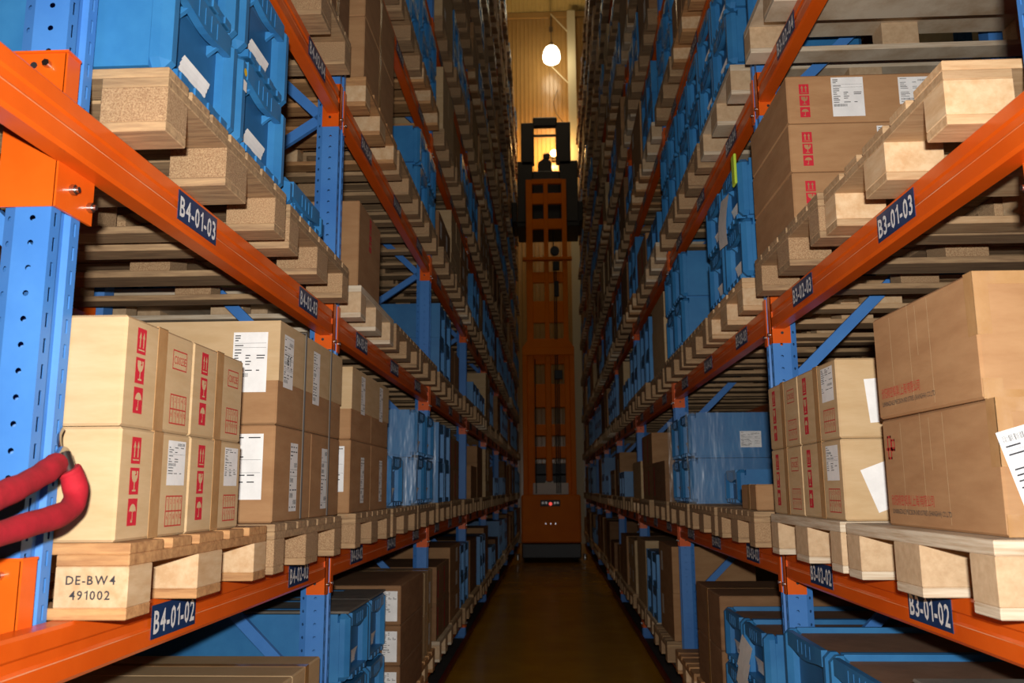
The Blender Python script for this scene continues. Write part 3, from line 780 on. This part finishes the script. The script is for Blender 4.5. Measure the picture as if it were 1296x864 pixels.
    P(R, 2, 1, 1, 'pine'); stack('carton', R, 2, 1, 1, 4.54, 5.26, 1, 2, .27, style='dark', d=1.0, marks=('s', -.1, .08, .05))
    P(R, 2, 1, 2, 'pine')
    P(R, 2, 2, 0, 'chip'); item('carton', R, 2, 2, 0, 3.72, 4.0, ZT(2)+.1455, .11, .87, .3, tier='single', colw='small', style='brown')
    P(R, 2, 2, 1, 'chip'); stack('crate', R, 2, 2, 1, 4.9, 5.28, 1, 1, .2, xf=1.05, d=.6)
    P(R, 2, 2, 2, 'chip'); stack('crate', R, 2, 2, 2, 5.36, 6.16, 2, 2, .28, xf=.86, d=.8, lab=8, tier_kw={1: dict(camdoc=-.02)})
    P(R, 2, 3, 0, 'fresh'); stack('crate', R, 2, 3, 0, 3.6, 4.4, 2, 2, .272, xf=.84, d=.6, lab=10)
    P(R, 2, 3, 1, 'old'); P(R, 2, 3, 2, 'chip'); stack('crate', R, 2, 3, 2, 5.36, 6.16, 2, 2, .31, d=.8)
    P(R, 2, 4, 0, 'ply'); stack('crate', R, 2, 4, 0, 3.6, 4.4, 2, 2, .272, xf=.83, d=.6, lab=12)
    P(R, 2, 4, 1, 'chip'); stack('crate', R, 2, 4, 1, 4.48, 5.28, 2, 2, .28, d=.6); P(R, 2, 4, 2, 'old'); stack('crate', R, 2, 4, 2, 5.36, 6.16, 2, 2, .29, d=.6)
    P(R, 2, 5, 0, 'pine'); stack('carton', R, 2, 5, 0, 3.64, 4.4, 2, 2, .28, style='brown')
    P(R, 2, 5, 1, 'pine'); stack('carton', R, 2, 5, 1, 4.5, 5.28, 2, 1, .3, style='brown')
    P(R, 2, 5, 2, 'old'); stack('crate', R, 2, 5, 2, 5.38, 6.14, 2, 2, .27, d=.6)
near_loads()
# racks standing back to back behind the two aisle racks, with a few loads
def back_rack(s, levels):
    side = 'left' if s < 0 else 'right'; x0, x1 = 2.22, 3.32
    root = empty('pallet_rack', (s*2.77, 3, 0)); tag(root, 'blue and orange rack standing behind the %s aisle rack' % side, 'rack', 'pallet racks')
    def put(name, me, x, y, z): obj(name, me, root, (x-s*2.77, y-3, z))
    for n in range(1, 4):
        put('upright', cached(('upright', s, False), lambda: upright_mesh(s, False)), s*x0, YU(n), 0)
        put('upright', cached(('upright', -s, False), lambda: upright_mesh(-s, False)), s*x1, YU(n), 0)
    for k in range(1, max(levels)+1):
        for bay in (1, 2):
            y0 = YU(bay)+.1; y1 = YU(bay+1); L = y1-y0
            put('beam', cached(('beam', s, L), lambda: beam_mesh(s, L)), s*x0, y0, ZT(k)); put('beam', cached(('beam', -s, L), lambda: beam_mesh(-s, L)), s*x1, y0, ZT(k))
    for k in levels:
        for bay in (1, 2):
            for slot in range(2 if bay == 1 else 3):
                yc = slot_y(bay, slot); place = (['near', 'far'] if bay == 1 else ['near', 'middle', 'far'])[slot]
                wd = 'rear rack behind %s rack, %s bay, %s level, %s place' % (side, ORD[bay], ORD[k], place)
                o = obj('wooden_pallet', cached(('wooden_pallet', 'old'), lambda: pallet_whole('old')), None, (s*2.16, yc, ZT(k)+.0005), 0 if s > 0 else math.pi)
                tag(o, 'old pallet, '+wd, 'pallet', 'wooden pallets on the racks')
                for c in range(2):
                    m = cached(('plastic_crate', 'rear'), lambda: far_crate(.37, .6, .3, 0))
                    o = obj('plastic_crate', m, None, (s*2.2, yc-.19+.38*c, ZT(k)+.146), 0 if s > 0 else math.pi)
                    tag(o, 'blue crate, %s, %s' % (wd, CW[2][c]), 'crate', 'blue plastic crates on the rack pallets')
back_rack(1, (3, 4)); back_rack(-1, (2, 3))
# loads further down the aisle: mixed crates and cartons
rg = random.Random(21)
FORCE = {(-1, 3, 3, 0): ('crate', 2, 2, .27), (-1, 3, 4, 0): ('carton', 2, 1, .3), (1, 3, 2, 0): ('carton', 1, 1, .3), (1, 3, 2, 1): ('carton', 2, 2, .28),
         (-1, 3, 1, 0): ('carton', 2, 2, .26), (-1, 3, 1, 1): ('carton', 1, 3, .2), (-1, 3, 1, 2): ('crate', 2, 2, .28), (1, 3, 1, 0): ('carton', 1, 2, .33), (1, 3, 1, 1): ('crate', 2, 2, .27),
         (-1, 3, 2, 0): ('crate', 2, 2, .3), (-1, 3, 2, 1): ('carton', 2, 2, .27), (1, 3, 3, 0): ('carton', 1, 3, .2), (1, 3, 3, 1): ('crate', 2, 2, .29)}
for bay in range(3, NU):
    for lev in range(1, NLEV+1):
        for slot in range(3):
            yc = slot_y(bay, slot)
            if ZT(lev) > CAMZ+.655*(yc+.4): continue
            for s in (-1, 1):
                kind = rg.choice(['old', 'old', 'chip', 'pine', 'chip', 'ply' if rg.random() < .4 else 'old'])
                pallet(s, bay, lev, slot, kind, xf=.83+rg.uniform(-.02, .02))
                q = rg.random(); ya, yb = yc-rg.uniform(.36, .4), yc+rg.uniform(.36, .4)
                fc = FORCE.get((s, bay, lev, slot))
                if fc or q < .44:
                    if (fc and fc[0] == 'crate') or (not fc):
                        c_, t_, h_ = (fc[1:] if fc else (2, rg.choice([1, 2, 2, 2]), rg.choice([.25, .27, .29])))
                        stack('crate', s, bay, lev, slot, ya, yb, c_, t_, h_, xf=.84+rg.uniform(0, .03), d=.6, lab=rg.choice([0, 0, 1])); continue
                if fc or q < .93:
                    c_, t_, h_ = (fc[1:] if fc else rg.choice([(1, 2, .3), (2, 2, .27), (2, 3, .2), (1, 1, .55), (2, 1, .35), (1, 3, .2), (2, 2, .3)]))
                    stack('carton', s, bay, lev, slot, ya, yb, c_, t_, h_, xf=.84+rg.uniform(0, .04), d=rg.choice([.6, .8, 1.0]), style=rg.choice(['brown', 'dark', 'brown', 'tan']), lab=rg.choice([0, 0, 1, 2, 3]))
if pallet_far.v: tag(obj('wooden_pallets', pallet_far), 'many wooden pallets on the far bays beside the end wall', 'pallets', kind='stuff')

def vis_size(it):
    y = (it['y0']+it['y1'])/2; dz = it['z0']-CAMZ; r2 = y*y+dz*dz+.7
    return it['h']*((it['y1']-it['y0'])*.85/max(y, 1)+it['d']*.4)/r2*(1.0 if abs(dz) < .66*y+.6 else .1)
COLOR = {'c23': 'tan carton with red care marks', 'brown': 'brown carton', 'dark': 'dark brown carton', 'tan': 'tan carton', 'big': 'large brown carton with red company print', 'sym': 'tan carton'}
for kind, cap in (('carton', 290), ('crate', 262)):
    its = sorted([i for i in ITEMS if i['kind'] == kind], key=lambda i: -vis_size(i))
    far = MB()
    for n, it in enumerate(its):
        head = COLOR[it.get('style', 'brown')] if kind == 'carton' else 'blue crate'
        pos = ' '.join(x for x in (it['tier'], it['colw']) if x)
        wd = where(it['s'], it['bay'], it['lev'], it['slot'])
        it['label'] = '%s, %s, %s' % (head, wd, pos)
        if n < cap:
            (build_carton if kind == 'carton' else build_crate)(it)
        else:
            s, w, d, h = it['s'], it['y1']-it['y0'], it['d'], it['h']; yc = (it['y0']+it['y1'])/2
            mb = far_carton(w, d, h, {'brown': 'carton_brown', 'dark': 'carton_dark', 'tan': 'carton_tan'}[it['style']], it.get('lab', 0)) if kind == 'carton' else far_crate(w, d, h, it.get('lab', 0))
            far.merge(mb, (lambda p: (s*(it['xf']+p[0]), yc+s*p[1], it['z0']+p[2])))
    if far.v:
        if kind == 'carton': tag(obj('cardboard_boxes', far), 'many brown cartons stacked high in the far bays', 'boxes', kind='stuff')
        else: tag(obj('plastic_crates', far), 'many blue crates stacked high in the far bays', 'crates', kind='stuff')

# ------------------------------------------------------------------ high-lift order picking truck in the aisle
def truck():
    t = empty('order_picker_truck', (-.03, 18.0, 0)); tag(t, 'orange high lift truck with raised dark cab in the aisle', 'forklift')
    X0 = -.03; Y0 = 18.0
    def B(m, x0, x1, y0, y1, z0, z1, mt, c=.01): m.cbox(x0-X0, x1-X0, y0, y1, z0, z1, mt, c)
    m = MB(); B(m, -.635, .595, -.1, .32, .4, 1.375, 'orange_truck', .03); body = obj('rear_cover', m, t)
    m = MB(); B(m, -.63, .59, -.08, 2.4, .09, .395, 'black', .02); obj('chassis', m, t)
    for sx in (-1, 1):
        m = MB()
        for yy in (.25, 2.1): m.tube((sx*.56, yy, .1), (sx*.47, yy, .1), .1, 'black', 16)
        obj('wheel', m, t)
        m = MB(); m.tube((sx*.69, -.05, .16), (sx*.69, -.05, .06), .035, 'steel', 10); m.box(sx*.69-.05, sx*.69+.05, -.07, -.03, .16, .18, 'dark_steel'); obj('guide_roller', m, t)
    m = MB(); B(m, -.42, .38, .75, 2.2, .4, 1.8, 'black', .02); B(m, -.40, .36, .8, 2.1, 1.8, 2.05, 'dark_steel', .02); obj('battery_box', m, t)
    # tail lamp cluster
    m = MB(); B(m, -.24, .17, -.11, -.095, 1.14, 1.27, 'dark_steel', .01); lampo = obj('tail_lamp', m, body)
    m = MB(); m.tube((0, -.118, 1.19), (0, -.105, 1.19), .035, 'lamp_red', 14); obj('red_lens', m, body)
    for x in (-.16, -.09, .09, .15):
        m = MB(); m.tube((x, -.116, 1.21), (x, -.105, 1.21), .024, 'glass_clear', 10); obj('clear_lens', m, body)
    for x in (-.1, 0, .1):
        m = MB(); m.tube((x, -.108, .79), (x, -.098, .79), .014, 'steel', 8); obj('bolt', m, body)
    # outer mast
    m = MB()
    for a, b in ((-.605, -.5), (.42, .53)): B(m, a, b, .36, .62, 1.0, 4.5, 'orange_truck')
    obj('outer_mast', m, t)
    m = MB(); B(m, -.605, .53, .34, .4, 4.38, 4.55, 'orange_truck'); m.prism([(-.575, 4.55), (.56, 4.55), (.44, 4.72), (-.45, 4.72)], 'y', .345, .4, 'orange_truck'); obj('mast_crossbar', m, t)
    # inner mast rails
    for a, b in ((-.5, -.355), (.31, .42)):
        m = MB(); B(m, a, b, .45, .62, 1.0, 8.45, 'orange_truck'); obj('mast_rail', m, t)
    m = MB(); B(m, -.115, .02, .42, .5, 1.62, 4.4, 'orange_truck', .02); m.prism([(-.2, 1.38), (.16, 1.38), (.06, 1.66), (-.1, 1.66)], 'y', .42, .5, 'truck_white'); obj('lift_cylinder', m, t)
    m = MB(); B(m, -.1, .0, .485, .56, 4.4, 8.4, 'orange_truck', .01); obj('centre_rail', m, t)
    for z0, z1 in ((8.36, 8.48), (7.88, 8.14), (7.29, 7.53), (6.04, 6.29), (5.13, 5.62), (4.6, 4.77), (3.25, 3.76), (4.2, 4.4)):
        m = MB(); B(m, -.36, .32, .5, .58, z0, z1, 'orange_truck'); obj('mast_crossbar', m, t)
    for z0, z1 in ((2.64, 2.88), (2.15, 2.4)):
        m = MB(); B(m, -.4, .36, .52, .6, z0, z1, 'orange_truck'); obj('mast_crossbar', m, t)
    m = MB(); B(m, -.58, .52, .36, .5, 6.53, 6.6, 'orange_truck'); obj('mast_crossbar', m, t)
    m = MB(); B(m, -.4, .36, .4, .46, 1.375, 1.62, 'truck_white'); obj('base_plate', m, t)
    for xs, z0, z1 in (((-.3,), 1.4, 4.3), ((.14, .18, .22), 1.4, 4.0), ((.15, .19), 4.0, 6.5), ((.14,), 6.6, 7.2)):
        for x in xs:
            m = MB(); m.tube((x, .4, z0), (x, .4, z1), .012, 'black', 6); obj('lift_chain', m, t)
    m = MB(); B(m, .09, .27, .38, .46, 3.85, 4.05, 'black'); obj('chain_anchor', m, t)
    m = MB(); B(m, .11, .22, .38, .46, 5.7, 6.05, 'black'); obj('chain_anchor', m, t)
    m = MB(); B(m, .09, .24, .38, .46, 6.3, 6.5, 'black'); obj('chain_anchor', m, t)
    m = MB(); m.tube((.17, .38, 6.75), (.17, .5, 6.75), .1, 'dark_steel', 16); obj('chain_pulley', m, t)
    # cab: floor, corner panels, roof, rear window opening, seat
    cab = MB(); B(cab, -.72, .72, .72, 2.0, 7.42, 7.55, 'black', .01); obj('cab_floor', cab, t)
    for a, b in ((-.70, -.34), (.27, .70)):
        m = MB(); B(m, a, b, .72, .8, 7.5, 9.0, 'cab_dark', .015); obj('cab_panel', m, t)
    for a, b in ((-.60, -.3), (.2, .55)):
        m = MB(); B(m, a, b, .72, .8, 8.9, 9.95, 'cab_dark', .015); obj('cab_panel', m, t)
    m = MB(); B(m, -.34, .27, .72, .8, 7.5, 8.75, 'cab_dark', .01); obj('cab_panel', m, t)
    m = MB(); B(m, -.33, .24, .7, .86, 9.84, 10.08, 'cab_dark', .03); roof = obj('cab_roof', m, t)
    m = MB(); B(m, -.32, .23, .78, .82, 9.62, 9.68, 'cab_grey', .01); obj('roof_bar', m, t)
    for a in (-.6, .52):
        m = MB(); B(m, a, a+.06, 1.92, 1.98, 7.5, 9.7, 'cab_dark', .01); obj('cab_post', m, t)
    m = MB(); m.prism([(-.22, 8.6), (.17, 8.6), (.13, 9.08), (.05, 9.16), (-.07, 9.16), (-.18, 9.08)], 'y', 1.0, 1.12, 'cab_dark'); B(m, -.1, .06, 1.02, 1.1, 9.16, 9.32, 'cab_dark', .03); obj('seat', m, t)
    for a in (-.84, .68):
        m = MB(); B(m, a, a+.13, .8, 1.9, 7.55, 8.05, 'black', .02); obj('side_rail', m, t)
truck()

# ------------------------------------------------------------------ small things close to the camera
def ray_x(u, v, x):
    d = FW+(u-648)/F_PX*RR-(v-432)/F_PX*UU; k = x/d.x; return Vector((0, 0, CAMZ))+d*k
def spline(pts, n=6):
    out = []
    for i in range(len(pts)-1):
        p0, p1, p2, p3 = pts[max(i-1, 0)], pts[i], pts[i+1], pts[min(i+2, len(pts)-1)]
        for k in range(n):
            t = k/n; out.append(.5*((2*p1)+(p2-p0)*t+(2*p0-5*p1+4*p2-p3)*t*t+(3*p1-p0-3*p2+p3)*t**3))
    return out+[pts[-1]]
def rope():
    hook = ray_x(80, 576, -.925)
    t = empty('barrier_rope', hook); tag(t, 'red velvet barrier rope hooked to the near left blue upright', 'rope')
    rad = lambda a: .0205+.0008*math.sin(a*17)+.0006*math.sin(a*41)
    up = [ray_x(-260, 760, -.76), ray_x(-120, 690, -.80), ray_x(-10, 632, -.84), ray_x(32, 612, -.86), ray_x(58, 597, -.875), ray_x(72, 586, -.885)]
    lo_ = [ray_x(-260, 740, -.72), ray_x(-120, 704, -.78), ray_x(-10, 678, -.82), ray_x(35, 664, -.835), ray_x(72, 653, -.845), ray_x(90, 642, -.85), ray_x(96, 625, -.855), ray_x(92, 604, -.865), ray_x(87, 594, -.87)]
    for pts in (up, lo_):
        m = MB(); m.path([p-hook for p in spline(pts)], rad, 'red_velvet', 14); obj('rope_cover', m, t)
    m = MB(); m.tube(ray_x(70, 588, -.883)-hook, ray_x(80, 572, -.90)-hook, .012, 'steel', 12); m.tube(ray_x(89, 598, -.868)-hook, ray_x(82, 574, -.885)-hook, .011, 'steel', 12)
    obj('end_cap', m, t)
    m = MB(); m.path([p-hook for p in spline([ray_x(82, 578, -.895), ray_x(76, 566, -.91), ray_x(75, 552, -.925), ray_x(79, 543, -.935)])], .004, 'steel', 8); obj('hook', m, t)
rope()
def extras():
    # two steel bands round the brown cartons of the left rack
    for n, yb in enumerate((2.86, 3.2)):
        m = MB(); x = -.842; m.box(x, x+.0015, -.008, .008, ZT(2)+.15, ZT(2)+.775, 'strap_grey'); m.box(-1.95, x+.0015, -.008, .008, ZT(2)+.7765, ZT(2)+.778, 'strap_grey')
        tag(obj('strapping_band', m, loc=(0, yb, 0)), ['nearer dark strapping band down the strapped brown cartons, left rack', 'farther dark strapping band down the strapped brown cartons, left rack'][n], 'strap', 'strapping bands')
    # stamp on the near pallet block, left rack
    for o in bpy.data.objects:
        if o.name.startswith('wooden_pallet') and o.get('label') == '%s, %s' % (KINDW['pine'], where(-1, 1, 2, 0)):
            for c in o.children:
                if c.name.startswith('block') and abs(c.location.x-.0725) < .01 and c.location.y > .3:
                    m = Decal(); m.text('DE-BW4', 0, .014, .017, 'ink', gap=.14, bold=.015); m.text('491002', 0, -.014, .017, 'ink', gap=.14, bold=.015)
                    s_ = obj('stamp', m, c, (0, .0505, 0), -math.pi/2)
    # lime green tag on the crates of the right rack
    m = MB(); m.cbox(-.012, 0, -.03, .03, 0, .14, 'lime', .004); tag(obj('paper_tag', m, loc=(.838, 3.64, ZT(3)+.1455+.43)), 'lime green tag hanging on blue crates, right rack', 'tag')
    for c in (3.86,):
        m = MB(); n = 6
        for k in range(n):
            a, b = k/n, (k+1)/n; fx = lambda q: -.006-.02*math.sin(q*2.2)
            m.poly([(fx(a), .09, -.24*a), (fx(a), -.09, -.24*a-.02), (fx(b), -.09, -.24*b-.02), (fx(b), .09, -.24*b)], 'paper')
        tag(obj('paper_sheet', m, loc=(.838, c, ZT(3)+.1455+.46)), 'white paper sheet hanging on blue crates below the lime tag', 'paper')
    m = MB(); n = 6
    for k in range(n):
        a, b = k/n, (k+1)/n; fx = lambda q: -.004-.03*math.sin(q*2.6)
        m.poly([(fx(a), .07, -.4*a), (fx(a), -.12, -.4*a-.03), (fx(b), -.1, -.4*b-.03), (fx(b), .1, -.4*b)], 'paper')
    tag(obj('paper_sheet', m, loc=(.848, 3.95, ZT(1)+.1455+.44)), 'long white paper hanging down blue crates, right rack bottom level', 'paper')
    # clear film round some stacks
    for s, ya, yb, z0, z1, d, w in ((-1, 5.35, 6.17, ZT(2)+.146, ZT(2)+.75, .97, 'left'), (1, 5.35, 6.17, ZT(2)+.146, ZT(2)+.71, .84, 'right'), (-1, 4.51, 4.93, ZT(2)+.146, ZT(2)+.43, .62, 'left near')):
        m = MB(); x0, x1 = sorted((s*.838, s*(.85+d))); q = [(x0, ya), (x1, ya), (x1, yb), (x0, yb)]
        for i in range(4):
            a, b = q[i], q[(i+1) % 4]; m.poly([(a[0], a[1], z0), (b[0], b[1], z0), (b[0], b[1], z1), (a[0], a[1], z1)], 'film')
        tag(obj('stretch_film', m), {'left': 'clear stretch film round blue crate stack, left rack second bay', 'right': 'clear stretch film round blue crate stack, right rack second bay', 'left near': 'clear film round the single low blue crate, left rack second level'}[w], 'film', 'stretch film wraps')
extras()
